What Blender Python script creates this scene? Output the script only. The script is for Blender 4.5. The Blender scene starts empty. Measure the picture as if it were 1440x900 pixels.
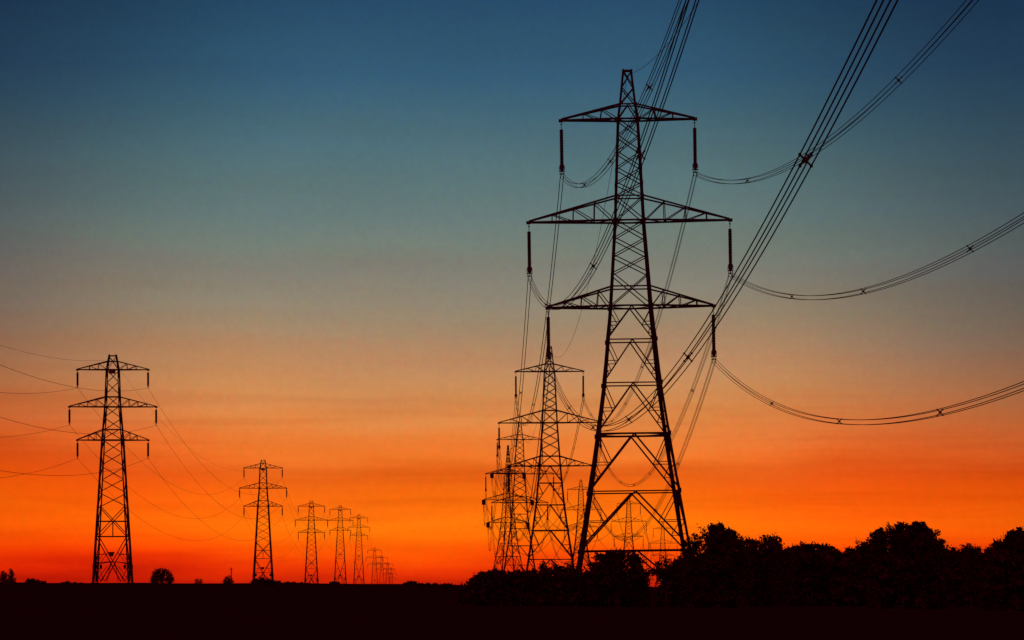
import bpy, math, random
import numpy as np
from mathutils import Vector, Matrix

scene = bpy.context.scene
COL = scene.collection
R = math.radians

# ------------------------------------------------------------------ camera
EYE = 1.8
cam_data = bpy.data.cameras.new('camera')
cam_data.sensor_width = 36.0
cam_data.lens = 36.0 * 4600 / 1440            # 115 mm telephoto
cam_data.shift_y = (822 - 450) / 1440         # lens shifted up, camera level
cam_data.clip_start = 0.5
cam_data.clip_end = 60000
cam = bpy.data.objects.new('camera', cam_data)
COL.objects.link(cam)
cam.location = (0, 0, EYE)
cam.rotation_euler = (R(90), 0, 0)
scene.camera = cam
F = 4600.0
HOR = 822.0


def s2l(c):
    out = []
    for v in c:
        v = v / 255.0
        out.append(v / 12.92 if v <= 0.04045 else ((v + 0.055) / 1.055) ** 2.4)
    return out


# ------------------------------------------------------------------ sky
world = bpy.data.worlds.new('World')
scene.world = world
world.use_nodes = True
nt = world.node_tree
nt.nodes.clear()


def N(tree, kind, **kw):
    n = tree.nodes.new(kind)
    for k, v in kw.items():
        setattr(n, k, v)
    return n


def M(tree, op, a, b=None, c=None, clamp=False):
    n = N(tree, 'ShaderNodeMath', operation=op, use_clamp=clamp)
    for i, v in enumerate((a, b, c)):
        if v is None:
            continue
        if isinstance(v, (int, float)):
            n.inputs[i].default_value = v
        else:
            tree.links.new(v, n.inputs[i])
    return n.outputs[0]


def MAP(tree, v, a, b, c, d, smooth=True):
    n = N(tree, 'ShaderNodeMapRange')
    n.interpolation_type = 'SMOOTHSTEP' if smooth else 'LINEAR'
    tree.links.new(v, n.inputs['Value'])
    for i, x in zip((1, 2, 3, 4), (a, b, c, d)):
        n.inputs[i].default_value = x
    return n.outputs[0]


def MIX(tree, fac, a, b, blend='MIX'):
    n = N(tree, 'ShaderNodeMix', data_type='RGBA', blend_type=blend)
    ins = [n.inputs[0], n.inputs[6], n.inputs[7]]
    for s, v in zip(ins, (fac, a, b)):
        if isinstance(v, (int, float)):
            s.default_value = v
        elif isinstance(v, (tuple, list)):
            s.default_value = (*v[:3], 1)
        else:
            tree.links.new(v, s)
    return n.outputs[2]


tc = N(nt, 'ShaderNodeTexCoord')
sep = N(nt, 'ShaderNodeSeparateXYZ')
nt.links.new(tc.outputs['Generated'], sep.inputs[0])
dx, dy, dz = sep.outputs
hl = M(nt, 'SQRT', M(nt, 'ADD', M(nt, 'ADD', M(nt, 'MULTIPLY', dx, dx), M(nt, 'MULTIPLY', dy, dy)), 1e-6))
tan_el = M(nt, 'DIVIDE', dz, hl)                 # tangent of the elevation
azi = M(nt, 'DIVIDE', dx, hl)                    # sine of the bearing from north
# thin bands of dusk cloud: noise stretched along the horizon
comb = N(nt, 'ShaderNodeCombineXYZ')
nt.links.new(M(nt, 'MULTIPLY', azi, 7.0), comb.inputs[0])
nt.links.new(M(nt, 'MULTIPLY', tan_el, 75.0), comb.inputs[1])
nt.links.new(M(nt, 'DIVIDE', dy, hl), comb.inputs[2])
band = N(nt, 'ShaderNodeTexNoise')
band.inputs['Scale'].default_value = 1.0
band.inputs['Detail'].default_value = 4.0
band.inputs['Roughness'].default_value = 0.55
nt.links.new(comb.outputs[0], band.inputs['Vector'])
band_c = M(nt, 'SUBTRACT', band.outputs[0], 0.5)
# wide soft patches of tint
comb2 = N(nt, 'ShaderNodeCombineXYZ')
nt.links.new(M(nt, 'MULTIPLY', azi, 14.0), comb2.inputs[0])
nt.links.new(M(nt, 'MULTIPLY', tan_el, 22.0), comb2.inputs[1])
patch = N(nt, 'ShaderNodeTexNoise')
patch.inputs['Scale'].default_value = 1.0
patch.inputs['Detail'].default_value = 3.0
nt.links.new(comb2.outputs[0], patch.inputs['Vector'])
patch_c = M(nt, 'SUBTRACT', patch.outputs[0], 0.5)

el2 = M(nt, 'ADD', tan_el, M(nt, 'MULTIPLY', band_c, 0.012))
el2 = M(nt, 'ADD', el2, M(nt, 'MULTIPLY', patch_c, 0.010))
# the glow stands a little left of the line; away from it the bands lie lower
away = M(nt, 'ABSOLUTE', M(nt, 'ADD', azi, 0.01))
pull = MAP(nt, azi, -0.05, 0.05, 0.30, 0.04)
pull = M(nt, 'MULTIPLY', pull, M(nt, 'MULTIPLY', MAP(nt, tan_el, 0.08, 0.17, 1.0, 0.15), MAP(nt, tan_el, 0.0, 0.03, 0.2, 1.0)))
el2 = M(nt, 'SUBTRACT', el2, M(nt, 'MULTIPLY', M(nt, 'POWER', away, 2.0), pull))
ramp = N(nt, 'ShaderNodeValToRGB')
nt.links.new(M(nt, 'DIVIDE', el2, 0.1787, clamp=True), ramp.inputs[0])
STOPS = [  # picture row at the middle of the frame, colour (sRGB)
    (822, (190, 28, 6)), (808, (222, 44, 5)), (798, (236, 56, 5)), (785, (250, 76, 4)), (770, (255, 95, 5)), (753, (255, 110, 7)),
    (735, (255, 119, 10)), (715, (250, 111, 12)), (692, (243, 104, 15)), (674, (233, 99, 22)),
    (660, (231, 104, 30)), (645, (240, 119, 42)), (620, (233, 125, 54)), (590, (220, 134, 70)), (550, (203, 140, 87)),
    (510, (185, 137, 98)), (480, (168, 136, 105)), (453, (153, 134, 109)), (420, (140, 131, 113)), (390, (129, 128, 117)),
    (353, (116, 128, 118)), (300, (99, 121, 120)), (250, (87, 116, 120)), (200, (74, 108, 119)),
    (150, (60, 99, 118)), (100, (48, 89, 116)), (50, (42, 83, 110)), (0, (35, 75, 106))]
el = ramp.color_ramp.elements
while len(el) > 1:
    el.remove(el[-1])
for i, (row, c) in enumerate(STOPS):
    p = (822 - row) / 822
    e = el[0] if i == 0 else el.new(p)
    e.position = p
    e.color = (*s2l(c), 1)
# darker towards the sides of the glow
off = M(nt, 'ADD', away, M(nt, 'MULTIPLY', M(nt, 'MAXIMUM', M(nt, 'SUBTRACT', tan_el, 0.10), 0.0), 0.35))
depth_ = MAP(nt, tan_el, 0.0, 0.085, 0.20, 0.56)
side = M(nt, 'SUBTRACT', 1.0, M(nt, 'MULTIPLY', MAP(nt, off, 0.06, 0.19, 0.0, 1.0), depth_))
glow = MIX(nt, 1.0, ramp.outputs[0], (1, 1, 1), 'MULTIPLY')
mulc = N(nt, 'ShaderNodeVectorMath', operation='SCALE')
nt.links.new(glow, mulc.inputs[0])
nt.links.new(M(nt, 'MULTIPLY', side, M(nt, 'ADD', 1.0, M(nt, 'MULTIPLY', band_c, 0.34))), mulc.inputs['Scale'])
# the sides of the glow are redder low down and bluer high up
tint_hi = MIX(nt, MAP(nt, azi, -0.03, 0.03, 0.0, 1.0), (0.96, 0.93, 1.12), (0.95, 1.0, 1.2))
tint_lo = MIX(nt, MAP(nt, tan_el, 0.025, 0.085, 0.0, 1.0), (1.10, 0.74, 0.85), tint_hi)
tint = MIX(nt, MAP(nt, M(nt, 'SUBTRACT', away, MAP(nt, tan_el, 0.025, 0.085, 0.0, 0.045)), 0.04, 0.13, 0.0, 1.0), (1, 1, 1), tint_lo)
sky_t = MIX(nt, 1.0, mulc.outputs[0], tint, 'MULTIPLY')
# long thin streaks of cloud low over the horizon
comb3 = N(nt, 'ShaderNodeCombineXYZ')
nt.links.new(M(nt, 'MULTIPLY', azi, 9.0), comb3.inputs[0])
nt.links.new(M(nt, 'MULTIPLY', tan_el, 190.0), comb3.inputs[1])
comb3.inputs[2].default_value = 3.7
stk = N(nt, 'ShaderNodeTexNoise')
stk.inputs['Scale'].default_value = 1.0
stk.inputs['Detail'].default_value = 5.0
nt.links.new(comb3.outputs[0], stk.inputs['Vector'])
low = M(nt, 'MULTIPLY', MAP(nt, tan_el, 0.004, 0.016, 0.0, 1.0), MAP(nt, tan_el, 0.045, 0.075, 1.0, 0.0))
stf = M(nt, 'MULTIPLY', MAP(nt, stk.outputs[0], 0.46, 0.66, 0.0, 1.0), low)
sky_t = MIX(nt, M(nt, 'MULTIPLY', stf, 0.36), sky_t, MIX(nt, 1.0, sky_t, (0.78, 0.62, 0.60), 'MULTIPLY'))
# faint colour noise added to the sky, imitating picture grain and mottling
mot = N(nt, 'ShaderNodeTexNoise')
mot.inputs['Scale'].default_value = 420.0
mot.inputs['Detail'].default_value = 5.0
mot.inputs['Roughness'].default_value = 0.75
nt.links.new(tc.outputs['Generated'], mot.inputs['Vector'])
sky_t = MIX(nt, 0.17, sky_t, MIX(nt, 1.0, sky_t, MIX(nt, 1.0, mot.outputs['Color'], (2, 2, 2), 'MULTIPLY'), 'MULTIPLY'))
# unseen sky: dark plum overhead, red glow behind viewer added to lift ground and silhouettes
up = MAP(nt, tan_el, 0.17, 1.1, 0.0, 1.0)
sky_c = MIX(nt, up, sky_t, (0.030, 0.006, 0.018))
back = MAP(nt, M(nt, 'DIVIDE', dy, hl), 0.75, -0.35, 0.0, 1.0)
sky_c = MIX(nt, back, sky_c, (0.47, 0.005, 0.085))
# physical sky, sun on the horizon ahead, added faintly
SUN_EL, SUN_AZ = R(0.6), R(0.0)
sky = N(nt, 'ShaderNodeTexSky', sky_type='NISHITA', sun_disc=False)
sky.sun_elevation = SUN_EL
sky.sun_rotation = SUN_AZ
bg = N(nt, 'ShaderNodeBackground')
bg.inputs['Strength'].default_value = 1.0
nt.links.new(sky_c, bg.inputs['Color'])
bg2 = N(nt, 'ShaderNodeBackground')
bg2.inputs['Strength'].default_value = 0.0008
nt.links.new(sky.outputs[0], bg2.inputs['Color'])
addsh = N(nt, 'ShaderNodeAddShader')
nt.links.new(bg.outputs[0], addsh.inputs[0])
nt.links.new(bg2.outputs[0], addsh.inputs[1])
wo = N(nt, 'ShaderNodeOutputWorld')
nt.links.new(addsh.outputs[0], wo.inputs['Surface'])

# the last of the sun, far ahead and at the horizon
sd = bpy.data.lights.new('sun', 'SUN')
sd.energy = 0.02
sd.angle = R(4)
sd.color = (1.0, 0.45, 0.15)
sun = bpy.data.objects.new('sun', sd)
COL.objects.link(sun)
sun.location = (0, 2000, 300)
sun.rotation_euler = (R(-90) + SUN_EL, 0, 0)      # shines towards the viewer

vs = scene.view_settings
scene.display_settings.display_device = 'sRGB'
vs.view_transform = 'Standard'
vs.look = 'None'
vs.gamma = 1.0
vs.exposure = 0.0
vs.use_curve_mapping = False
scene.render.engine = 'CYCLES'
scene.cycles.use_denoising = False
scene.cycles.max_bounces = 4
scene.cycles.diffuse_bounces = 2
scene.cycles.volume_bounces = 0
scene.render.film_transparent = False


# ------------------------------------------------------------------ materials
def material(name, base, rough, var=0.35, scale=3.0, bump=0.0, metallic=0.0, spec=0.3, second=None):
    m = bpy.data.materials.new(name)
    m.use_nodes = True
    t = m.node_tree
    b = t.nodes['Principled BSDF']
    b.inputs['Roughness'].default_value = rough
    b.inputs['Metallic'].default_value = metallic
    b.inputs['Specular IOR Level'].default_value = spec
    co = N(t, 'ShaderNodeTexCoord')
    no = N(t, 'ShaderNodeTexNoise')
    no.inputs['Scale'].default_value = scale
    no.inputs['Detail'].default_value = 5
    t.links.new(co.outputs['Object'], no.inputs['Vector'])
    f = MAP(t, no.outputs[0], 0.3, 0.7, 0.0, 1.0)
    lo = [c * (1 - var) for c in base]
    hi = list(second) if second else [c * (1 + var) for c in base]
    t.links.new(MIX(t, f, lo, hi), b.inputs['Base Color'])
    if bump:
        bp = N(t, 'ShaderNodeBump')
        bp.inputs['Strength'].default_value = bump
        t.links.new(no.outputs[0], bp.inputs['Height'])
        t.links.new(bp.outputs[0], b.inputs['Normal'])
    return m


MAT = dict(
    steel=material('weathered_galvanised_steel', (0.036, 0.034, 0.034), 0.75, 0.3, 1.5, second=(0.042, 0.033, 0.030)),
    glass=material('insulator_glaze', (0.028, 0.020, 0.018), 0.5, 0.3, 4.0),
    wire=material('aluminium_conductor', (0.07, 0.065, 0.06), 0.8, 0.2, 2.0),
    fitting=material('cast_fitting', (0.045, 0.04, 0.04), 0.65, 0.3, 5.0),
    plate=material('painted_plate', (0.10, 0.08, 0.02), 0.6, 0.2, 3.0),
    soil=material('ploughed_soil', (0.036, 0.017, 0.013), 1.0, 0.4, 0.35, 0.6, spec=0.0, second=(0.028, 0.018, 0.011)),
    leaf=material('dark_foliage', (0.056, 0.050, 0.022), 0.9, 0.15, 1.2, spec=0.0, second=(0.062, 0.058, 0.026)),
    leaf2=material('hedge_foliage', (0.054, 0.050, 0.024), 0.9, 0.15, 1.0, spec=0.0, second=(0.060, 0.056, 0.026)),
    needle=material('conifer_foliage', (0.035, 0.050, 0.022), 0.85, 0.4, 1.5, spec=0.1),
    bark=material('bark', (0.045, 0.035, 0.028), 0.95, 0.4, 4.0, 0.4, spec=0.1),
    pole=material('weathered_timber', (0.10, 0.075, 0.055), 0.9, 0.3, 3.0),
)


# ------------------------------------------------------------------ mesh helpers
class MB:
    def __init__(self):
        self.v = []
        self.f = []

    def frame(self, p, q, ref=None):
        d = (q - p).normalized()
        a = ref if ref is not None else Vector((0, 0, 1))
        if abs(d.dot(a)) > 0.98:
            a = Vector((1, 0, 0)) if ref is None else Vector((0, 1, 0.3)).normalized()
        s = d.cross(a).normalized()
        return d, s, s.cross(d).normalized()

    def prism(self, p, q, prof, ref=None):
        p, q = Vector(p), Vector(q)
        if (q - p).length < 1e-5:
            return
        d, s, u = self.frame(p, q, ref)
        n0 = len(self.v)
        k = len(prof)
        for e in (p, q):
            for (a, b) in prof:
                self.v.append(tuple(e + s * a + u * b))
        for i in range(k):
            j = (i + 1) % k
            self.f.append((n0 + i, n0 + j, n0 + k + j, n0 + k + i))
        self.f.append(tuple(n0 + i for i in reversed(range(k))))
        self.f.append(tuple(n0 + k + i for i in range(k)))

    def bar(self, p, q, w, h=None, ref=None):
        h = h or w
        a, b = w / 2, h / 2
        self.prism(p, q, [(-a, -b), (a, -b), (a, b), (-a, b)], ref)

    def angle(self, p, q, w, ref=None):
        """equal-leg steel angle section"""
        a, t = w / 2, w * 0.16
        self.prism(p, q, [(-a, -a), (a, -a), (a, -a + t), (-a + t, -a + t), (-a + t, a), (-a, a)], ref)

    def tube(self, pts, r, n=6, caps=True):
        n0 = len(self.v)
        pts = [Vector(p) for p in pts]
        rr = r if isinstance(r, (list, tuple)) else [r] * len(pts)
        for i, p in enumerate(pts):
            a = pts[max(0, i - 1)]
            b = pts[min(len(pts) - 1, i + 1)]
            d, s, u = self.frame(a, b)
            for k in range(n):
                t = 2 * math.pi * k / n
                self.v.append(tuple(p + (s * math.cos(t) + u * math.sin(t)) * rr[i]))
        for i in range(len(pts) - 1):
            for k in range(n):
                j = (k + 1) % n
                self.f.append((n0 + i * n + k, n0 + i * n + j, n0 + (i + 1) * n + j, n0 + (i + 1) * n + k))
        if caps:
            self.f.append(tuple(n0 + k for k in reversed(range(n))))
            self.f.append(tuple(n0 + (len(pts) - 1) * n + k for k in range(n)))

    def box(self, c, sx, sy, sz):
        c = Vector(c)
        self.bar(c - Vector((0, 0, sz / 2)), c + Vector((0, 0, sz / 2)), sx, sy, Vector((0, 1, 0)))

    def mesh(self, name):
        m = bpy.data.meshes.new(name)
        m.from_pydata(self.v, [], self.f)
        m.update()
        return m

    def build(self, name, mat, parent=None, loc=None):
        o = bpy.data.objects.new(name, self.mesh(name))
        o.data.materials.append(mat)
        COL.objects.link(o)
        if parent:
            o.parent = parent
        if loc is not None:
            o.location = loc
        return o


def tag(o, label=None, cat=None, group=None, kind=None):
    if label:
        o['label'] = label
    if cat:
        o['category'] = cat
    if group:
        o['group'] = group
    if kind:
        o['kind'] = kind
    return o


def empty(name, loc, rot=(0, 0, 0)):
    o = bpy.data.objects.new(name, None)
    o.empty_display_size = 1.0
    COL.objects.link(o)
    o.location = loc
    o.rotation_euler = rot
    return o


def copy_tree(o, parent=None):
    c = o.copy()
    COL.objects.link(c)
    if parent:
        c.parent = parent
    for ch in o.children:
        copy_tree(ch, c)
    return c


# ------------------------------------------------------------------ ground
# (x, distance ahead, height) of the pylon feet and a few lie-of-the-land points
CTRL = [(0, 0, 0), (-30, 0, 0), (30, 0, 0), (-25, 120, 0), (25, 120, 0), (-30, 250, 0.3), (35, 260, 0), (70, 260, 0.1),
        (12.3, 329, -0.3), (7.7, 651, -4.6), (2.3, 975, -3.8), (-1.5, 1243, -4.7), (34.6, 1643, 0.7), (67, 1878, -0.7),
        (106, 2300, -7.8),
        (-72, 590, 2.1), (-82.7, 1087, 2.2), (-96.7, 1577, 1.2), (-105, 2000, 2.2), (-110, 2350, 2.2), (-126, 3000, -5.4),
        (-141, 3540, -7.5), (-156, 4100, -11), (-170, 4600, -15),
        (-110, 590, 2.3), (-160, 1087, 2.3), (-45, 590, 1.7), (-40, 900, 1.7), (-55, 1600, 1.4), (-60, 420, 1.5), (-120, 900, 2.2),
        (80, 600, -1), (140, 1200, -2), (200, 2300, -5), (-250, 2300, 1.5), (-20, 700, -0.5), (-25, 1400, -0.2), (-30, 2300, -1),
        (-400, 5000, -14), (0, 5000, -16), (400, 5000, -16), (-800, 8000, -30), (0, 8000, -30), (800, 8000, -30),
        (0, -200, 0), (-200, -50, 0), (200, -50, 0), (-300, 600, 1), (300, 600, 0)]
_c = np.array(CTRL)


def ground_z(x, y):
    x = np.asarray(x, float)[..., None]
    y = np.asarray(y, float)[..., None]
    sc = 1.0 / (40 + 0.12 * np.abs(_c[:, 1]))
    d2 = ((x - _c[:, 0]) * sc) ** 2 * 3.0 + ((y - _c[:, 1]) * sc) ** 2
    w = 1.0 / (d2 + 0.004) ** 2
    z = (w * _c[:, 2]).sum(-1) / w.sum(-1)
    return z


def gz(x, y):
    return float(ground_z(x, y))


xs = np.sinh(np.linspace(-1, 1, 161) * 5.0) / math.sinh(5.0) * 3500
ys = np.concatenate([np.linspace(-400, -10, 12), np.linspace(0, 700, 130), 700 + np.linspace(0.01, 1, 130) ** 1.7 * 7300])
GX, GY = np.meshgrid(xs, ys)
GZ = ground_z(GX, GY)
rng = np.random.RandomState(4)
GZ += 0.05 * np.sin(GX * 0.11 + 1.3 * np.sin(GY * 0.013)) * np.cos(GY * 0.021 + 0.7) + 0.03 * np.sin(GX * 0.31 + GY * 0.05)
GZ += rng.uniform(-0.02, 0.02, GZ.shape)
nx, ny = len(xs), len(ys)
gv = np.stack([GX, GY, GZ], -1).reshape(-1, 3)
ii, jj = np.meshgrid(np.arange(nx - 1), np.arange(ny - 1))
a = (jj * nx + ii).ravel()
gf = np.stack([a, a + 1, a + nx + 1, a + nx], -1)
gm = bpy.data.meshes.new('ground')
gm.from_pydata(gv.tolist(), [], gf.tolist())
gm.update()
for p in gm.polygons:
    p.use_smooth = True
ground = bpy.data.objects.new('ground', gm)
gm.materials.append(MAT['soil'])
COL.objects.link(ground)
tag(ground, 'dark ploughed field running out to the horizon under the pylons', 'ground', None, 'structure')


# ------------------------------------------------------------------ pylons
def interp(knots, z):
    for (z0, w0), (z1, w1) in zip(knots, knots[1:]):
        if z <= z1:
            t = (z - z0) / (z1 - z0)
            return w0 + (w1 - w0) * t
    return knots[-1][1]


def face_pt(k, u, w, z):
    """point on face k (0 front, then round), u from -1 to 1 across it"""
    x, y = u * w, -w
    for _ in range(k):
        x, y = -y, x
    return Vector((x, y, z))


def crossarm_mb(wf, z0, z1, L, nodes, ch, br):
    """tapering lattice arm through the body at z0 (bottom chord) and z1 (top chord root)"""
    m = MB()
    w0, w1 = wf(z0), wf(z1)
    for sx in (-1, 1):
        for sy in (-1, 1):
            b0 = Vector((sx * w0, sy * w0, z0))
            t0 = Vector((sx * w1, sy * w1, z1))
            tipb = Vector((sx * L, sy * 0.10, z0))
            tipt = Vector((sx * L, sy * 0.10, z0 + 0.12))
            m.angle(b0, tipb, ch * 1.15)
            m.angle(t0, tipt, ch)
            prev_b, prev_t = b0, t0
            for i, f in enumerate(nodes):
                bn = b0.lerp(tipb, f)
                tn = t0.lerp(tipt, f)
                m.bar(bn, tn, br)
                m.bar(prev_b, tn, br)
                prev_b, prev_t = bn, tn
        pb = None
        for i, f in enumerate([0.0] + list(nodes)):
            pa = Vector((sx * w0, w0, z0)).lerp(Vector((sx * L, 0.1, z0)), f)
            pc = Vector((sx * w0, -w0, z0)).lerp(Vector((sx * L, -0.1, z0)), f)
            if i:
                m.bar(pa, pc, br)
                m.bar(pb[i % 2], (pc, pa)[i % 2], br * 0.9)
            pb = (pa, pc)
            ta = Vector((sx * w1, w1, z1)).lerp(Vector((sx * L, 0.1, z0 + .12)), f)
            tb = Vector((sx * w1, -w1, z1)).lerp(Vector((sx * L, -0.1, z0 + .12)), f)
            if i:
                m.bar(ta, tb, br * 0.8)
        # tip plate
        m.box((sx * (L + 0.05), 0, z0 - 0.02), 0.42, 0.34, 0.30)
    for sy in (-1, 1):
        m.angle((-w0, sy * w0, z0), (w0, sy * w0, z0), ch * 1.1)
        m.angle((-w1, sy * w1, z1), (w1, sy * w1, z1), ch * 0.85)
    for sx in (-1, 1):
        m.bar((sx * w0, -w0, z0), (sx * w0, w0, z0), br)
        m.bar((sx * w1, -w1, z1), (sx * w1, w1, z1), br)
    return m


def lathe(m, prof, n=12, c=(0, 0, 0)):
    n0 = len(m.v)
    for (r, z) in prof:
        for k in range(n):
            t = 2 * math.pi * k / n
            m.v.append((c[0] + r * math.cos(t), c[1] + r * math.sin(t), c[2] + z))
    for i in range(len(prof) - 1):
        for k in range(n):
            j = (k + 1) % n
            m.f.append((n0 + i * n + k, n0 + (i + 1) * n + k, n0 + (i + 1) * n + j, n0 + i * n + j))


def disc_profile(z0, z1, r, n):
    prof = [(0.01, z0)]
    dz = (z1 - z0) / n
    for i in range(n):
        a = z0 + i * dz
        prof += [(r * 0.74, a + dz * 0.05), (r * 0.80, a + dz * 0.3), (r, a + dz * 0.62), (r * 0.97, a + dz * 0.74), (r * 0.74, a + dz * 0.9)]
    prof.append((0.01, z1))
    return prof


_ins = {}


def insulator_quad(root, x, z):
    """long suspension string with yoke plate and arcing horns for a four-wire bundle"""
    if 'q' not in _ins:
        st = MB()
        lathe(st, disc_profile(-0.75, -4.35, 0.205, 22))
        hg = MB()
        hg.bar((0, 0, -0.02), (0, 0, -0.80), 0.07, 0.07)
        hg.bar((-0.10, 0, -0.25), (0.10, 0, -0.25), 0.08)
        yk = MB()
        lathe(yk, [(0.02, -4.2), (0.17, -4.28), (0.23, -4.5), (0.22, -4.75), (0.14, -4.9), (0.02, -4.92)], 10)
        # arcing horns: two racket loops either side
        for sx in (-1, 1):
            pts = []
            for i in range(9):
                t = math.pi * i / 8
                pts.append((sx * (0.17 + 0.10 * math.sin(t)), 0, -4.66 + 0.33 * math.cos(t)))
            yk.tube(pts, 0.028, 5)
        yk.bar((-0.30, 0, -4.95), (0.30, 0, -4.95), 0.09, 0.10)
        yk.bar((-0.27, 0, -5.22), (0.27, 0, -5.22), 0.05, 0.08)
        yk.bar((0, 0, -4.80), (0, 0, -5.30), 0.09, 0.09)
        for sx in (-1, 1):
            yk.bar((sx * 0.20, 0, -4.95), (sx * 0.16, 0, -5.20), 0.06)
            for zz in (-5.20, -5.52):
                yk.bar((sx * 0.16, -0.22, zz), (sx * 0.16, 0.22, zz), 0.075, 0.10)
            yk.bar((sx * 0.16, 0, -5.20), (sx * 0.16, 0, -5.52), 0.05)
        _ins['q'] = (st.mesh('disc_stack'), hg.mesh('hanger_link'), yk.mesh('yoke'))
        for me, mt in zip(_ins['q'], ('glass', 'fitting', 'fitting')):
            me.materials.append(MAT[mt])
    return place_insulator(root, x, z, _ins['q'])


def place_insulator(root, x, z, meshes):
    st = bpy.data.objects.new('insulator_string', meshes[0])
    COL.objects.link(st)
    st.parent = root
    st.location = (x, 0, z - 0.15)
    for nm, me in zip(('hanger_link', 'yoke'), meshes[1:]):
        o = bpy.data.objects.new(nm, me)
        COL.objects.link(o)
        o.parent = st
    return st


def insulator_single(root, x, z):
    if 's' not in _ins:
        st = MB()
        lathe(st, disc_profile(-0.35, -2.75, 0.22, 15), 10)
        hg = MB()
        hg.bar((0, 0, -0.02), (0, 0, -0.40), 0.09)
        yk = MB()
        yk.bar((0, 0, -2.72), (0, 0, -3.12), 0.09)
        yk.bar((0, -0.30, -3.12), (0, 0.30, -3.12), 0.14)
        pts = [(0.22 * math.cos(t), 0.22 * math.sin(t), -2.86) for t in np.linspace(0, 2 * math.pi, 9)]
        yk.tube(pts, 0.03, 4)
        _ins['s'] = (st.mesh('disc_stack'), hg.mesh('hanger_link'), yk.mesh('clamp'))
        for me, mt in zip(_ins['s'], ('glass', 'fitting', 'fitting')):
            me.materials.append(MAT[mt])
    return place_insulator(root, x, z, _ins['s'])


def legs(root, wf, zs, widths):
    for sx, sy in ((-1, -1), (1, -1), (1, 1), (-1, 1)):
        m = MB()
        for z0, z1 in zip(zs, zs[1:]):
            w0, w1 = wf(z0), wf(z1)
            th = interp(widths, (z0 + z1) / 2)
            m.angle((sx * w0, sy * w0, z0), (sx * w1, sy * w1, z1), th, Vector((sx * 0.7071, sy * 0.7071, 0)))
            # splice plate at each joint
            m.box((sx * w1, sy * w1, z1), th * 1.03, th * 1.03, th * 1.6)
        w0 = wf(zs[0])
        m.box((sx * w0, sy * w0, zs[0] - 0.25), 0.8, 0.8, 0.7)      # concrete cap in the ground
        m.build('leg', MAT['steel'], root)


H0 = 30.0   # bottom chord of the lowest arm above the feet
BIG = dict(lower=(0.0, 1.95, 8.3, (.21, .47, .74)), mid=(8.6, 11.05, 10.1, (.24, .485, .73)), top=(18.8, 20.3, 6.7, (.31, .62)))


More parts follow.
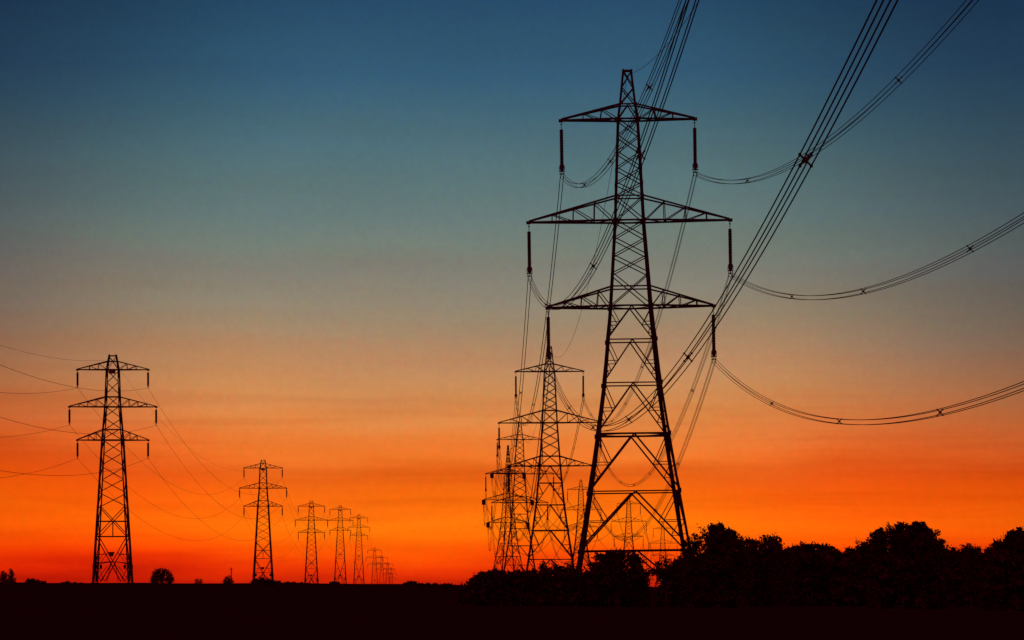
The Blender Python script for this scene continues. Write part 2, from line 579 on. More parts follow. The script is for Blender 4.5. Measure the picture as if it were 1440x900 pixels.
def big_pylon(loc, rot, peak_extra=0.0, tension=False, thick=1.0):
    root = empty('lattice_pylon', loc, rot)
    kn = [(-30, 6.38), (-24.5, 5.35), (-18.6, 4.4), (-12.85, 3.53), (-7.75, 2.82), (-3.4, 2.4), (0, 2.08), (1.95, 1.90), (8.6, 1.48),
          (11.05, 1.40), (18.8, 1.03), (20.3, 0.80), (23.7 + peak_extra, 0.42 if not peak_extra else 0.22)]
    wf = lambda z: interp(kn, z - H0)
    top = 23.7 + peak_extra
    zs = [H0 + z for z in (-30, -24.5, -18.6, -12.85, -7.75, -3.4, 0, 8.6, 18.8, 20.3, top)]
    legs(root, wf, zs, [(0, 0.31 * thick), (17, 0.29 * thick), (30, 0.25 * thick), (40, 0.22 * thick), (48, 0.19 * thick), (54 + peak_extra, 0.15 * thick)])
    m = MB()
    b1, b2, b3 = 0.13 * thick, 0.10 * thick, 0.07 * thick
    xl = [0, 3.3, 5.1, 6.85, 8.6, 11.05, 12.4, 13.9, 15.5, 17.15, 18.8]
    xl2 = [20.3, 22.0 + peak_extra * .33, top] if not peak_extra else [20.3, 22.5, 25.0, 27.5, top]
    kl = [0, -3.4, -7.75, -12.85, -18.6, -24.5, -30]
    for k in range(4):
        P = lambda u, z: face_pt(k, u, wf(H0 + z), H0 + z)
        for lst in (xl, xl2):
            for z0, z1 in zip(lst, lst[1:]):
                m.angle(P(-1, z0), P(1, z1), b2)
                m.angle(P(1, z0), P(-1, z1), b2)
        m.bar(P(-1, 18.8), P(0, 20.3), b2)
        m.bar(P(1, 18.8), P(0, 20.3), b2)
        m.bar(P(-1, top), P(1, top), b1)
        for i, (zt, zb) in enumerate(zip(kl, kl[1:])):
            if i:
                m.angle(P(-1, zt), P(1, zt), b1 * (1.5 if i == 3 else 1.0))
            apex = P(0, zt)
            for s in (-1, 1):
                foot = P(s, zb + (0.25 if zb > -30 else 0))
                m.angle(apex, foot, b1 * (1.25 if i >= 3 else 1.0))
                if zb < -1:
                    mid = apex.lerp(foot, 0.52)
                    zm = mid.z - H0
                    m.bar(P(s, zm), mid, b3 * 1.1)
                    m.bar(P(s, zt), mid, b3 * 1.1)
                    lo = apex.lerp(foot, 0.77)
                    m.bar(P(s, zm), lo, b3)
                    m.bar(P(s, lo.z - H0), lo, b3)
        # plan bracing
    for z in (-12.85, -24.5, 0, 8.6, 18.8):
        mids = [face_pt(k, 0, wf(H0 + z), H0 + z) for k in range(4)]
        for k in range(4):
            m.bar(mids[k], mids[(k + 1) % 4], b3)
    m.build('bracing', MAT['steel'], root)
    att = {}
    sa, ca = math.sin(R(-24)), math.cos(R(-24))      # the line runs straight while the angle tower is turned
    for nm, (z0, z1, L, nodes) in BIG.items():
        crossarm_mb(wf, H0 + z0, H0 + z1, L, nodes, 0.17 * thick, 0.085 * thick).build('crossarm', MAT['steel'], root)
        for sx in (-1, 1):
            if tension:
                # strain sets: short fat strings along the line with a jumper loop slung below
                for sy in (-1, 1):
                    for ox in (-0.34, 0.34):
                        st = MB()
                        lathe(st, disc_profile(0.4, 3.9, 0.33, 14), 8)
                        for i in range(len(st.v)):
                            x, y, z = st.v[i]
                            px_, py_ = ox + x, sy * z
                            st.v[i] = (sx * L + px_ * ca - py_ * sa, px_ * sa + py_ * ca, H0 + z0 - 0.35 - 0.22 * z + y)
                        o = st.build('insulator_string', MAT['glass'], root)
                    yk = MB()
                    yk.box((sx * L - sy * 4.0 * sa, sy * 4.0 * ca, H0 + z0 - 1.25), 1.2, 0.6, 1.2)
                    yk.build('yoke', MAT['fitting'], root)
                    yk = MB()
                    yk.box((sx * L, sy * 0.25, H0 + z0 - 0.3), 1.1, 0.5, 0.6)
                    yk.build('yoke', MAT['fitting'], root)
                jl = MB()
                if True:
                    jl.tube([(sx * L - y * sa, y * ca, H0 + z0 - 1.3 - 3.4 * (1 - (y / 4.1) ** 2)) for y in np.linspace(-4.1, 4.1, 15)], 0.09, 6)
                jl.build('jumper_loop', MAT['wire'], root)
                att[nm, sx] = Vector((sx * L, 0, H0 + z0 - 0.8))
            else:
                insulator_quad(root, sx * L, H0 + z0)
                att[nm, sx] = Vector((sx * L, 0, H0 + z0 - 0.15 - 5.36))
    att['earth', 0] = Vector((0, 0, H0 + top - 0.25 - (0 if tension else 0.15)))
    # number plate and anti-climb guard above the feet
    pl = MB()
    pl.box((0.5, -wf(3.2) - 0.09, 3.1), 0.6, 0.03, 0.45)
    pl.build('danger_plate', MAT['plate'], root)
    return root, att


SMALL_H = 25.8


def small_pylon(loc, rot, ext=0.0, thick=1.0):
    root = empty('lattice_pylon', loc, rot)
    E = ext
    kn = [(-25.8 - E, 3.2 + 0.06 * E), (0, 1.75), (6.0, 1.28), (12.7, 1.06), (14.2, 0.85), (15.3, 0.62)]
    hb = SMALL_H + E
    wf = lambda z: interp(kn, z - hb)
    legs(root, wf, [0, 3.6, 8.4 + E, 13.9 + E, hb, hb + 6.0, hb + 12.7, hb + 15.3],
         [(0, 0.34 * thick), (hb, 0.26 * thick), (hb + 15.3, 0.17 * thick)])
    m = MB()
    b1, b2, b3 = 0.16 * thick, 0.15 * thick, 0.09 * thick
    single = [13.9 + E, 16.3 + E, 18.7 + E, 21.1 + E, 23.4 + E, hb + .01, hb + 2.0, hb + 4.0, hb + 6.0, hb + 8.2, hb + 10.4, hb + 12.7]
    for k in range(4):
        P = lambda u, z: face_pt(k, u, wf(z), z)
        for i, (z0, z1) in enumerate(zip(single, single[1:])):
            s = 1 if i % 2 else -1
            m.angle(P(-s, z0), P(s, z1), b2)
        m.angle(P(-1, hb + 12.7), P(1, hb + 15.1), b3)
        m.angle(P(1, hb + 12.7), P(-1, hb + 15.1), b3)
        m.bar(P(-1, hb + 15.2), P(1, hb + 15.2), b2)
        z0, z1 = 8.4 + E, 13.9 + E
        m.angle(P(-1, z0), P(1, z1), b2)
        m.angle(P(1, z0), P(-1, z1), b2)
        m.bar(P(-1, (z0 + z1) / 2), P(1, (z0 + z1) / 2), b2)
        m.angle(P(-1, z0), P(1, z0), b1)
        m.bar(P(0.12, z0), P(0.12, (z0 + z1) / 2), b3)
        # bottom panel: long crossing braces with redundants
        m.angle(P(-1, z0), P(0.55, 0.3), b1)
        m.angle(P(1, z0), P(-0.55, 0.3), b1)
        for s in (-1, 1):
            m.bar(P(s, z0 * 0.62), P(s * 0.32, z0 * 0.62), b3)
            m.bar(P(s, z0 * 0.36), P(s * 0.42, z0 * 0.66), b3)
            m.bar(P(s, z0 * 0.38), P(s * 0.58, 0.3), b3)
            m.bar(P(s * 0.85, 0.2), P(s * 0.2, z0 * 0.38), b3)
        m.bar(P(-0.2, 0.2), P(-0.05, z0 * 0.42), b3)
    m.build('bracing', MAT['steel'], root)
    # anti-climb guard: slightly arched rail with barbed-wire brackets
    g = MB()
    for k in range(4):
        w = wf(3.6) + 0.12
        pts = [face_pt(k, u, w, 3.35 + 0.5 * (1 - u * u)) for u in np.linspace(-0.9, 0.9, 9)]
        g.tube(pts, 0.07 * thick, 5)
        for u in (-0.78, 0.78):
            g.box(face_pt(k, u, w + 0.05, 2.95), 0.4, 0.4, 0.75)
    g.build('climbing_guard', MAT['steel'], root)
    p = MB()
    w = wf(5.2) + 0.06
    p.prism((0, -w, 5.2), (0, -w - 0.06, 5.2), [(-0.65, 0.4), (0.65, 0.4), (0.35, -0.4), (-0.35, -0.4)], Vector((0, 0, 1)))
    p.build('danger_plate', MAT['plate'], root)
    p = MB()
    p.box((0, -wf(hb + 12.5) - 0.09, hb + 12.2), 1.2, 0.08, 0.6)
    p.build('number_plate', MAT['plate'], root)
    att = {}
    for nm, (za, zb, L, nodes) in dict(lower=(0, 1.9, 6.35, (.3, .58)), mid=(6.0, 7.8, 7.8, (.26, .5, .74)), top=(12.7, 14.2, 6.35, (.3, .6))).items():
        crossarm_mb(wf, hb + za, hb + zb, L, nodes, 0.16 * thick, 0.09 * thick).build('crossarm', MAT['steel'], root)
        for sx in (-1, 1):
            insulator_single(root, sx * L, hb + za)
            att[nm, sx] = Vector((sx * L, 0, hb + za - 0.15 - 3.12))
    att['earth', 0] = Vector((0, 0, hb + 14.6))
    return root, att


def retune(root, loc, rot, label):
    root.location = loc
    root.rotation_euler = rot
    root['label'] = label
    return root


def world_att(loc, rot, att):
    from mathutils import Euler
    Mx = Matrix.Translation(Vector(loc)) @ Euler(rot).to_matrix().to_4x4()
    return {k: Mx @ v for k, v in att.items()}


GRP_A = 'pylons of the big line on the right'
GRP_B = 'pylons of the smaller line on the left'
A = []   # attachments per pylon of the big line
spec_a = [
    ((12.35, 328.6, -0.3), (0, -0.0145, 0.012), 'huge lattice steel pylon in the foreground, tallest of all, its feet behind the bushes'),
    ((7.75, 651, -4.6), (0, -0.006, 0.0), 'second tallest pylon, directly left of the huge foreground one and partly behind its arm'),
    ((2.3, 975, -3.8), (0, 0, 0.0), 'pylon standing just behind the left legs of the second tallest pylon'),
    ((-1.5, 1243, -4.7), (0, 0, R(24)), 'angle pylon with dark blobs at its arm ends, leftmost of the big line'),
    ((34.6, 1643, 0.7), (0, 0, R(-4)), 'small pylon seen between the second tallest pylon and the huge one'),
    ((67.0, 1878, -0.7), (0, 0, R(-5)), 'small pylon framed in the middle between the legs of the huge pylon'),
    ((106, 2300, -7.8), (0, 0, R(-5)), 'farthest faint pylon, low and just inside the right leg of the huge pylon'),
]
proto_big, att_big = big_pylon(spec_a[0][0], spec_a[0][1])
for i, (loc, rot, lab) in enumerate(spec_a):
    if i == 0:
        o, at = proto_big, att_big
    elif i == 3:
        o, at = big_pylon(loc, rot, peak_extra=5.6, tension=True, thick=1.1)
    else:
        o, at = copy_tree(proto_big), att_big
    retune(o, loc, rot, lab)
    tag(o, None, 'pylon', GRP_A)
    A.append(world_att(loc, rot, at))

B = []
spec_b = [
    ((-72, 590, 2.05), 0.0, (0, 0, 0.02), 'tall lattice pylon alone at the far left, nearest of the smaller line'),
    ((-82.7, 1087, 2.0), 0.0, (0, 0, 0.02), 'second pylon of the smaller line, with a round bush at its foot'),
    ((-96.7, 1577, 1.0), 0.0, (0, 0, 0.03), 'third pylon of the smaller line, first of the close trio'),
    ((-105, 2000, 2.1), 7.0, (0, 0, 0.03), 'fourth pylon of the smaller line, middle of the close trio'),
    ((-110, 2350, 2.1), 9.0, (0, 0, 0.03), 'fifth pylon of the smaller line, right one of the close trio'),
    ((-126, 3000, -5.4), 0.0, (0, 0, 0.03), 'sixth pylon of the smaller line, tallest of the tiny far cluster'),
    ((-141, 3540, -7.5), 0.0, (0, 0, 0.03), 'seventh pylon of the smaller line, second in the tiny far cluster'),
    ((-156, 4100, -11), 0.0, (0, 0, 0.03), 'eighth pylon of the smaller line, third in the tiny far cluster'),
    ((-170, 4600, -15), 0.0, (0, 0, 0.03), 'last and smallest pylon of the smaller line, almost sunk behind the horizon'),
]
protos = {}
for i, (loc, ext, rot, lab) in enumerate(spec_b):
    if ext not in protos:
        protos[ext] = small_pylon(loc, rot, ext)
        o, at = protos[ext]
    else:
        o, at = copy_tree(protos[ext][0]), protos[ext][1]
    retune(o, loc, rot, lab)
    tag(o, None, 'pylon', GRP_B)
    B.append(world_att(loc, rot, at))


# ------------------------------------------------------------------ wires
def sag_pts(p, q, S, n):
    out = []
    for i in range(n + 1):
        t = i / n
        v = p.lerp(q, t)
        v.z -= 4 * S * t * (1 - t)
        out.append(v)
    return out


def spacer_mesh():
    if 'sp' not in _ins:
        m = MB()
        h = 0.16
        for s in (-1, 1):
            m.bar((-h, 0, -h * s), (h, 0, h * s), 0.045, 0.06, Vector((0, 1, 0)))
        m.bar((0, -0.06, 0), (0, 0.06, 0), 0.15, 0.15)
        for a in (-1, 1):
            for b in (-1, 1):
                m.bar((a * h, -0.07, b * h), (a * h, 0.07, b * h), 0.075, 0.075)
        me = m.mesh('spacer')
        me.materials.append(MAT['fitting'])
        _ins['sp'] = me
    return _ins['sp']


def bundle(p, q, S, label, group, r=0.022, n=64, first=56, step=45.2, upto=None):
    """four conductors 0.32 m apart with cross-shaped spacers, one hanging span of one phase"""
    root = empty('conductor_bundle', p)
    pts = sag_pts(p, q, S, n)
    d = (q - p)
    d.z = 0
    d.normalize()
    lat = Vector((d.y, -d.x, 0))
    mb = MB()
    mb.tube([v - p for v in pts], r, 5)
    me = mb.mesh('wire')
    me.materials.append(MAT['wire'])
    for a in (-1, 1):
        for b in (-1, 1):
            o = bpy.data.objects.new('wire', me)
            COL.objects.link(o)
            o.parent = root
            o.location = lat * (0.16 * a) + Vector((0, 0, 0.16 * b))
    L = Vector((q.x - p.x, q.y - p.y, 0)).length
    s = first
    yaw = math.atan2(-d.x, d.y)
    while s < L - 30 and (upto is None or s < upto):
        t = s / L
        v = p.lerp(q, t)
        v.z -= 4 * S * t * (1 - t)
        slope = (q.z - p.z) / L - 4 * S * (1 - 2 * t) / L
        o = bpy.data.objects.new('spacer', spacer_mesh())
        COL.objects.link(o)
        o.parent = root
        o.location = v - p
        o.rotation_euler = (math.atan(slope), 0, yaw)
        s += step
    tag(root, label, 'power line', group)
    return root


def single(name, p, q, S, label, group, r, n=48, cat='power line'):
    mb = MB()
    mb.tube([v - p for v in sag_pts(p, q, S, n)], r, 5)
    o = mb.build(name, MAT['wire'], None, p)
    tag(o, label, cat, group)
    return o


# the span over the viewer's head ends at a pylon just behind and to the right of the viewer
dX = 0.0190 * (328.6 - 5)
SAG = {  # sag, sideways and vertical offset of the far end
    ('lower', 1): (12.8, 7.9, -0.5), ('lower', -1): (13.2, 6.2, 0.0), ('mid', 1): (12.3, 7.9, -0.5),
    ('mid', -1): (13.0, 6.1, -0.5), ('top', 1): (13.3, 6.9, 0.0), ('top', -1): (13.8, 5.8, 0.6)}
POS = {'lower': 'lowest', 'mid': 'middle', 'top': 'topmost'}
SIDE = {-1: 'left', 1: 'right'}
near_words = {
    ('lower', 1): 'sagging low above treetops to right edge',
    ('mid', 1): 'rising to the right edge in mid sky',
    ('top', 1): 'rising to the top right corner',
    ('lower', -1): 'soaring steeply across its legs out of the top',
    ('mid', -1): 'passing behind its lattice out of the top',
    ('top', -1): 'dipping left of its lattice before climbing',
}
for (nm, sx), (S, ex, ez) in SAG.items():
    p = A[0][nm, sx]
    q = p + Vector((ex, -323.6, ez))
    bundle(p, q, S, f'bundle from huge pylon\'s {POS[nm]} {SIDE[sx]} arm, {near_words[nm, sx]}', 'near bundles coming overhead',
           n=110, r=0.023)
p = A[0]['earth', 0]
single('earth_wire', p, p + Vector((dX, -323.6, 0.6)), 11.6, 'thin single wire from the tip of the huge pylon to the top edge', 'earth wires of the big line', 0.022, 110)

span_a = ['huge pylon', 'second tallest pylon', 'third tallest pylon', 'angle pylon', 'small faint pylon', 'pylon framed by huge legs', 'farthest faint pylon']
for i in range(6):
    for nm in ('lower', 'mid', 'top'):
        for sx in (-1, 1):
            p, q = A[i][nm, sx].copy(), A[i + 1][nm, sx].copy()
            d = (q - p).normalized()
            if i + 1 == 3:
                q -= d * 4.2
            if i == 3:
                p += d * 4.2
            L = (q - p).length
            bundle(p, q, 13.2 * (L / 323) ** 1.6, f'bundle joining {POS[nm]} {SIDE[sx]} arms, {span_a[i]} to {span_a[i+1]}', 'far bundles of the big line',
                   r=0.024 if i == 0 else 0.028, n=56, upto=None if i < 3 else 1)
    p, q = A[i]['earth', 0], A[i + 1]['earth', 0]
    single('earth_wire', p, q, 11.0 * ((q - p).length / 323) ** 1.6, f'thin wire joining tips, {span_a[i]} to {span_a[i+1]}', 'earth wires of the big line', 0.024, 40)

# smaller line: the span coming in from the left edge, then on to the horizon
words_b = ['far left pylon', 'second left pylon', 'first of trio', 'middle of trio', 'right of trio', 'tallest of far cluster']
for nm in ('lower', 'mid', 'top'):
    for sx in (-1, 1):
        p = B[0][nm, sx]
        q = p + Vector((10.1, -480, 0.5))
        single('conductor_wire', p, q, {1: 9.6, -1: 10.4}[sx], f'wire from left edge to {POS[nm]} {SIDE[sx]} arm of the tall far left pylon', 'wires of the smaller line', 0.026, 60)
p = B[0]['earth', 0]
single('earth_wire', p, p + Vector((10.1, -480, 0.5)), 10.0, 'uppermost thin wire from left edge to the tip of the far left pylon', 'earth wires of the smaller line', 0.018, 60)
for i in range(5):
    for nm in ('lower', 'mid', 'top'):
        for sx in (-1, 1):
            p, q = B[i][nm, sx], B[i + 1][nm, sx]
            S = 11.0 * ((q - p).length / 490) ** 2
            single('conductor_wire', p, q, S, f'wire on {POS[nm]} {SIDE[sx]} arms, {words_b[i]} to {words_b[i+1]}', 'wires of the smaller line', 0.026, 44)
    p, q = B[i]['earth', 0], B[i + 1]['earth', 0]
    single('earth_wire', p, q, 9.0 * ((q - p).length / 490) ** 2, f'thin wire joining tips, {words_b[i]} to {words_b[i+1]}', 'earth wires of the smaller line', 0.016, 36)


# ------------------------------------------------------------------ trees, bushes, hedges
def wx(px, D):
    return (px - 720) / F * D


def wz(py, D):
    return EYE + (HOR - py) / F * D


def leaf_mesh(name, lobes, n, size, seed, mat, clump=9, spread=0.5, inner=0.35):
    """leaf-sized faces in small clumps through the volume of the lobes"""
    rg = np.random.RandomState(seed)
    lob = np.array(lobes)
    wgt = (lob[:, 3] * lob[:, 4] * lob[:, 5]) ** 0.72
    nc = max(1, n // clump)
    pick = rg.choice(len(lob), nc, p=wgt / wgt.sum())
    d = rg.normal(size=(nc, 3))
    d /= np.linalg.norm(d, axis=1)[:, None]
    ph = rg.uniform(0, 6.28, (len(lob), 6))[pick]
    bumpy = 1 + 0.13 * np.sin(d[:, 0] * 5 + ph[:, 0]) * np.sin(d[:, 2] * 6 + ph[:, 1]) + 0.10 * np.sin(d[:, 0] * 11 + d[:, 2] * 9 + ph[:, 2])
    rad = rg.uniform(0.08, 1.0, nc) ** 0.45 * bumpy
    c = lob[pick, :3] + d * lob[pick, 3:6] * rad[:, None]
    tot = nc * clump
    cc = np.repeat(c, clump, 0) + rg.normal(size=(tot, 3)) * spread * size
    # leaves: pointed quads, random attitude
    a1 = rg.normal(size=(tot, 3)); a1 /= np.linalg.norm(a1, axis=1)[:, None]
    b1 = rg.normal(size=(tot, 3)); b1 -= a1 * (a1 * b1).sum(1)[:, None]; b1 /= np.linalg.norm(b1, axis=1)[:, None]
    sz = size * rg.uniform(0.55, 1.25, tot)[:, None]
    # deeper inside the crown the leaf sprays are larger
    deep = np.repeat((rad / bumpy < 0.80) & (lob[pick, 3] > size * 2.2), clump)
    sz[deep] *= 2.6
    v = np.stack([cc - a1 * sz * .5, cc + b1 * sz * .27, cc + a1 * sz * .5, cc - b1 * sz * .27], 1).reshape(-1, 3)
    f = np.arange(tot * 4).reshape(-1, 4)
    me = bpy.data.meshes.new(name)
    me.from_pydata(v.tolist(), [], f.tolist())
    me.materials.append(mat)
    me.update()
    return me


def limbs_mb(base, lobes, r0, rg):
    m = MB()
    lob = sorted(lobes, key=lambda l: -l[2])
    zc = sum(l[2] for l in lobes) / len(lobes)
    xc = sum(l[0] for l in lobes) / len(lobes)
    fork = Vector((base[0] * 0.6 + xc * 0.4, base[1], base[2] + (zc - base[2]) * 0.55))
    m.tube([Vector(base) - Vector((0, 0, 0.3)), Vector(base).lerp(fork, 0.5) + Vector((rg.uniform(-.1, .1), rg.uniform(-.1, .1), 0)), fork], [r0 * 1.3, r0, r0 * 0.8], 8)
    for l in lob[:14]:
        tip = Vector((l[0], l[1], l[2] + l[5] * 0.45))
        midp = fork.lerp(tip, 0.5) + Vector((rg.uniform(-.25, .25), rg.uniform(-.2, .2), 0.12 * (tip - fork).length))
        m.tube([fork, midp, tip], [r0 * 0.55, r0 * 0.34, r0 * 0.1], 6)
    return m


SEED = [10]


def plant(name, prof, D, ybot, label, cat, group=None, leaf=0.22, dens=1.0, mat='leaf', depth=0.5, trunk=0.16, jag=0.12, rows=None, foot=None):
    """tree or bush whose crown top follows the heights in prof (picture column, row) at distance D"""
    SEED[0] += 1
    sd_ = SEED[0]
    rg = random.Random(sd_)
    xsx = [wx(p[0], D) for p in prof]
    ztops = [wz(p[1], D) for p in prof]
    x0, x1 = min(xsx), max(xsx)
    W = max(x1 - x0, 0.6)
    zb = wz(ybot, D)
    bx = (x0 + x1) / 2 if foot is None else wx(foot, D)
    g = gz(bx, D)
    root = empty(name, (bx, D, g))
    tag(root, label, cat, group)
    lobes = []
    for i, (x, zt) in enumerate(zip(xsx, ztops)):
        gap = W / max(1, len(prof) - 1)
        rx = max(0.25, gap * rg.uniform(0.75, 1.05))
        z = zt
        h = max(0.3, zt - zb)
        rz = min(h * 0.5, max(0.3, rx * rg.uniform(0.8, 1.1)))
        first_ = True
        while z > zb - 0.1:
            yy = 0 if first_ else rg.uniform(-1, 1) * W * depth * 0.4
            ry = max(rx, W * depth * (0.35 if first_ else 0.5))
            lobes.append((x - bx + (0 if first_ else rg.uniform(-.2, .2) * rx), yy, z - rz * 1.13 - g, rx, ry, rz))
            if first_:
                # ragged sprays standing out of the outline
                for _ in range(2 if D < 600 else 0):
                    rr = rg.uniform(0.16, 0.34) * rx
                    lobes.append((x - bx + rg.uniform(-1, 1) * rx, yy + rg.uniform(-.3, .3) * ry, z - g + rg.uniform(-0.5, -0.08) * rz, rr, rr, rr * rg.uniform(0.8, 1.7)))
            z -= rz * 1.25
            first_ = False
    area = sum((zt - zb) for zt in ztops) / len(ztops) * W
    n = int(max(500, area / (leaf * leaf * 0.27) * (11.0 if D < 600 else 14.0) * dens))
    me = leaf_mesh('crown', lobes, n, leaf, sd_, MAT[mat])
    cr = bpy.data.objects.new('crown' if trunk else 'foliage', me)
    COL.objects.link(cr)
    cr.parent = root
    tk = limbs_mb((0, 0, 0), lobes, trunk or 0.06, rg)
    tk.build('trunk' if trunk else 'stem', MAT['bark'], root)
    return root


TG = 'trees and bushes of the right hand hedge line'
plant('tree', [(838, 784), (847, 776), (858, 773), (871, 773), (884, 774), (893, 778), (898, 787)], 275, 815,
      'broad low tree behind the bottom bar of the huge pylon, near its left foot', 'tree', TG, dens=0.85)
plant('bush', [(917, 799), (922, 791), (930, 785), (939, 783), (948, 787), (956, 786)], 258, 803, 'rounded bush between the feet of the huge pylon, right of the bright gap', 'bush', TG, trunk=0.10)
plant('tree', [(964, 768), (970, 756), (980, 749), (992, 742), (1004, 738), (1014, 737), (1026, 742), (1037, 749), (1043, 756)], 250, 842,
      'tall bushy tree against the right foot of the huge pylon', 'tree', TG, leaf=0.21)
plant('tree', [(1046, 758), (1056, 755), (1068, 754), (1079, 753), (1087, 753), (1092, 762)], 263, 840,
      'flat-topped tree just right of the tree at the pylon foot', 'tree', TG)
plant('bush', [(1092, 770), (1098, 767), (1105, 769), (1110, 775)], 258, 840, 'small bush in the dip right of the flat-topped tree', 'bush', TG, trunk=0.10)
plant('bush', [(1108, 773), (1116, 767), (1128, 764), (1141, 764), (1153, 763), (1166, 766), (1174, 772)], 285, 838,
      'wide low rounded bush midway between the two tallest right trees', 'bush', TG, trunk=0.12)
plant('bush', [(1172, 775), (1184, 773), (1196, 769), (1206, 766), (1214, 762), (1221, 765)], 270, 838,
      'thin ragged bush leaning on the left side of the largest right tree', 'bush', TG, dens=0.75, trunk=0.10)
plant('tree', [(1226, 757), (1231, 748), (1240, 742), (1252, 737), (1264, 735), (1276, 735), (1289, 733.5), (1298, 738), (1308, 747), (1318, 755), (1328, 764)], 240, 850,
      'largest dark tree on the right with a broad sloping crown', 'tree', TG, leaf=0.21, trunk=0.24)
plant('bush', [(1357, 768), (1362, 765), (1368, 765), (1373, 769)], 262, 830, 'tiny round bush poking from the low hedge at right', 'bush', TG, trunk=0.08)
plant('tree', [(1396, 770), (1403, 762), (1412, 754), (1424, 745), (1436, 740), (1450, 737), (1468, 739), (1486, 748)], 232, 850,
      'tall tree cut off by the right edge of the view', 'tree', TG, leaf=0.21, trunk=0.22)
plant('bush', [(650, 820), (660, 815), (668, 810), (676, 806), (684, 802), (694, 800), (704, 800)], 300, 850,
      'low bushes tapering into the dark field, leftmost of the hedge line', 'bush', TG, trunk=0.10)
plant('conifer', [(760, 799), (763, 791), (765, 786), (767, 792), (771, 799)], 292, 822, 'small pointed conifer between the legs of the second tallest pylon', 'tree', TG, mat='needle', trunk=0.08, leaf=0.22)
plant('conifer', [(776, 799), (779, 793), (781, 790), (784, 794), (788, 799)], 296, 822, 'shorter conifer just right of the pointed one', 'tree', TG, mat='needle', trunk=0.08, leaf=0.22)
plant('bush', [(789, 799), (794, 794), (800, 792), (805, 795), (809, 799)], 290, 822, 'small upright bush at the right foot of the second tallest pylon', 'bush', TG, trunk=0.06, leaf=0.22)
plant('bush', [(846, 802), (850, 799), (858, 797), (866, 799)], 282, 822, 'low scrub under the broad tree near the left foot', 'bush', TG, trunk=0.06, leaf=0.22)


def hedge(pts, D, label):
    SEED[0] += 1
    rg = random.Random(SEED[0])
    lobes = []
    x = pts[0][0]
    while x <= pts[-1][0]:
        y = np.interp(x, [p[0] for p in pts], [p[1] for p in pts])
        X, zt = wx(x, D), wz(y + rg.uniform(-1.0, 1.6), D)
        g = gz(X, D)
        h = zt - g
        z = h
        while z > -0.1:
            rz = min(0.75, max(0.35, z * 0.5))
            lobes.append((X, rg.uniform(-.5, .5), z - rz * 1.1, rg.uniform(0.6, 0.85), 1.0, rz))
            z -= rz * 1.2
        x += 10
    X0, X1 = wx(pts[0][0], D), wx(pts[-1][0], D)
    bx = (X0 + X1) / 2
    g0 = gz(bx, D)
    root = empty('hedge', (bx, D, g0))
    tag(root, label, 'hedge', 'hedges along the field edge')
    lob = [(l[0] - bx, l[1], l[2] + gz(l[0], D) - g0, l[3], l[4], l[5]) for l in lobes]
    area = (X1 - X0) * 2.8
    me = leaf_mesh('foliage', lob, int(area / (0.05 * 0.27) * 12), 0.225, SEED[0], MAT['leaf2'])
    o = bpy.data.objects.new('foliage', me)
    COL.objects.link(o)
    o.parent = root
    st = MB()
    st.tube([(0, 0, -0.3), (0.08, 0.05, 0.8), (0, -0.05, 1.6)], [0.07, 0.05, 0.03], 5)
    sm = st.mesh('stem')
    sm.materials.append(MAT['bark'])
    for i in range(int((X1 - X0) / 2.2)):
        xx = X0 - bx + 1.0 + i * 2.2
        o = bpy.data.objects.new('stem', sm)
        COL.objects.link(o)
        o.parent = root
        o.location = (xx, rg.uniform(-.2, .2), gz(xx + bx, D) - g0)
        o.rotation_euler = (0, 0, rg.uniform(0, 6))


plant('bush', [(893, 805), (899, 801), (905, 800), (910, 804)], 284, 846, 'small scrubby bush just left of the bright gap', 'bush', TG, trunk=0.05, leaf=0.2, dens=1.3)
hedge([(668, 812), (690, 802), (760, 798), (830, 799), (870, 799), (888, 803)], 286, 'long low clipped hedge running left from under the huge pylon')
hedge([(934, 800), (960, 780), (1040, 770), (1110, 776), (1230, 776), (1330, 767), (1400, 768), (1470, 764)], 272, 'tall dark hedge filling the right side beneath the trees')

# far left field edge
FG = 'far trees and bushes on the left horizon'
plant('poplar', [(0, 816), (2, 807), (4.5, 801.5), (7, 805), (9, 813)], 900, 820, 'pointed young poplar at the left edge, left one of the pair', 'tree', FG, leaf=0.35, trunk=0.1, mat='needle', depth=0.9)
plant('poplar', [(11, 815), (13, 806), (15.5, 799.5), (18, 804), (20.5, 812)], 900, 820, 'pointed young poplar near the left edge, right one of the pair', 'tree', FG, leaf=0.35, trunk=0.1, mat='needle', depth=0.9)
plant('bush', [(36, 818), (41, 815), (46, 813.5), (51, 814.5)], 900, 820, 'low mound of a bush right of the two poplars', 'bush', FG, leaf=0.35, trunk=0.1)
plant('bush', [(54, 818), (58, 816), (62, 818)], 905, 820, 'tiny bush beside the low mound on the left horizon', 'bush', FG, leaf=0.35, trunk=0.08)
plant('tree', [(214, 809), (215.5, 804.5), (218, 801.5), (221, 799.6), (224.5, 798.4), (228, 798), (231.5, 798.6), (235, 800.5), (238, 803), (240, 806.5), (241.5, 810)], 900, 816.5,
      'lone round tree on the horizon right of the far left pylon', 'tree', FG, leaf=0.35, trunk=0.28, depth=0.9)
plant('tree', [(276, 814), (279, 812), (282, 814)], 1300, 819, 'tiny pale tree on the horizon, midway between first two left pylons', 'tree', FG, leaf=0.4, trunk=0.12, dens=0.7)
plant('tree', [(315, 814), (318, 810.5), (322, 809), (326, 812)], 950, 820, 'small dark tree beside the thin pole on the horizon', 'tree', FG, leaf=0.35, trunk=0.14, depth=0.9)
plant('bush', [(357, 817), (362, 813), (369, 810.5), (375, 813), (383, 817), (391, 818.5)], 1000, 820, 'round bush at the foot of the second left pylon', 'bush', FG, leaf=0.4, trunk=0.12, depth=0.9)
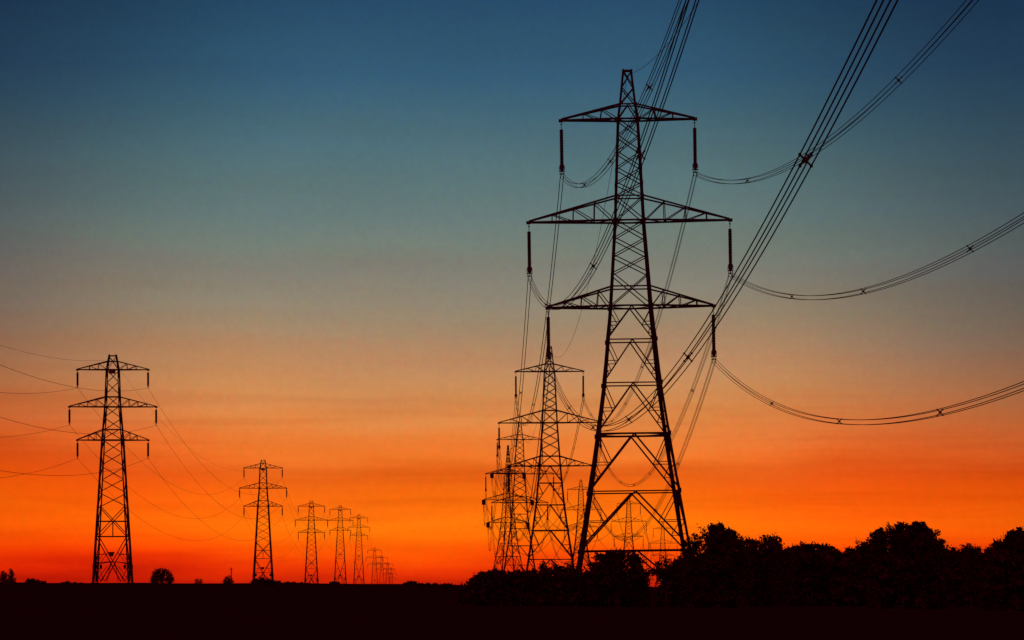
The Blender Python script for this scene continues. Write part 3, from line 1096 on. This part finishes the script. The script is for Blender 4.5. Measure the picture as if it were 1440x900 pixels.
plant('bush', [(467, 819), (471, 817.5), (475, 819)], 1400, 821, 'speck of a bush at the foot of the close trio of pylons', 'bush', FG, leaf=0.45, trunk=0.1)
plant('bush', [(571, 820), (576, 817), (581, 817.5), (585, 820)], 900, 822, 'low bush alone on the horizon between the two pylon lines', 'bush', FG, leaf=0.35, trunk=0.1)
plant('bush', [(621, 822), (628, 820), (634, 822)], 700, 824, 'flat little bush left of the dark hedge line', 'bush', FG, leaf=0.3, trunk=0.08)

plant('bush', [(88, 820), (94, 818.6), (104, 819.2), (112, 820.2)], 1100, 821, 'faint flat scrub on the horizon left of the far left pylon', 'bush', FG, leaf=0.35, trunk=0.05)
plant('bush', [(398, 820), (408, 818.8), (420, 819.4), (428, 820.4)], 1250, 821, 'flat scrub on the horizon left of the trio of pylons', 'bush', FG, leaf=0.35, trunk=0.05)
plant('bush', [(596, 821.5), (604, 820.2), (611, 821)], 800, 823, 'faint low scrub right of the lone low bush on the horizon', 'bush', FG, leaf=0.3, trunk=0.05)
# thin pole by the small tree
D = 948
X = wx(325.2, D)
pr = empty('utility_pole', (X, D, gz(X, D)))
tag(pr, 'thin dark pole standing on the horizon beside a small tree', 'pole')
m = MB()
hz = wz(798, D) - gz(X, D)
m.tube([(0, 0, -0.3), (0, 0, hz)], [0.17, 0.12], 8)
m.build('post', MAT['pole'], pr)
m = MB()
m.bar((-0.55, 0, hz - 0.5), (0.55, 0, hz - 0.5), 0.14, 0.14)
m.build('crossbar', MAT['pole'], pr)

# ------------------------------------------------------------------ evening haze
HAZE = 0.00006
if HAZE:
    hb_ = MB()
    hb_.box((0, 3800, 20), 7200, 8600, 130)
    hm = bpy.data.materials.new('evening_haze')
    hm.use_nodes = True
    t = hm.node_tree
    t.nodes.clear()
    pv = N(t, 'ShaderNodeVolumePrincipled')
    pv.inputs['Color'].default_value = (0.9, 0.85, 0.8, 1)
    pv.inputs['Density'].default_value = HAZE
    pv.inputs['Anisotropy'].default_value = 0.75
    ou = N(t, 'ShaderNodeOutputMaterial')
    t.links.new(pv.outputs[0], ou.inputs['Volume'])
    hz_o = hb_.build('haze', hm)
    zl = float(GZ.min()) - 1.0
    hz_o.location.z = 0
    for v in hz_o.data.vertices:
        v.co.z = zl if v.co.z < 20 else 62.0
    tag(hz_o, 'faint evening haze over the fields', 'haze', None, 'stuff')
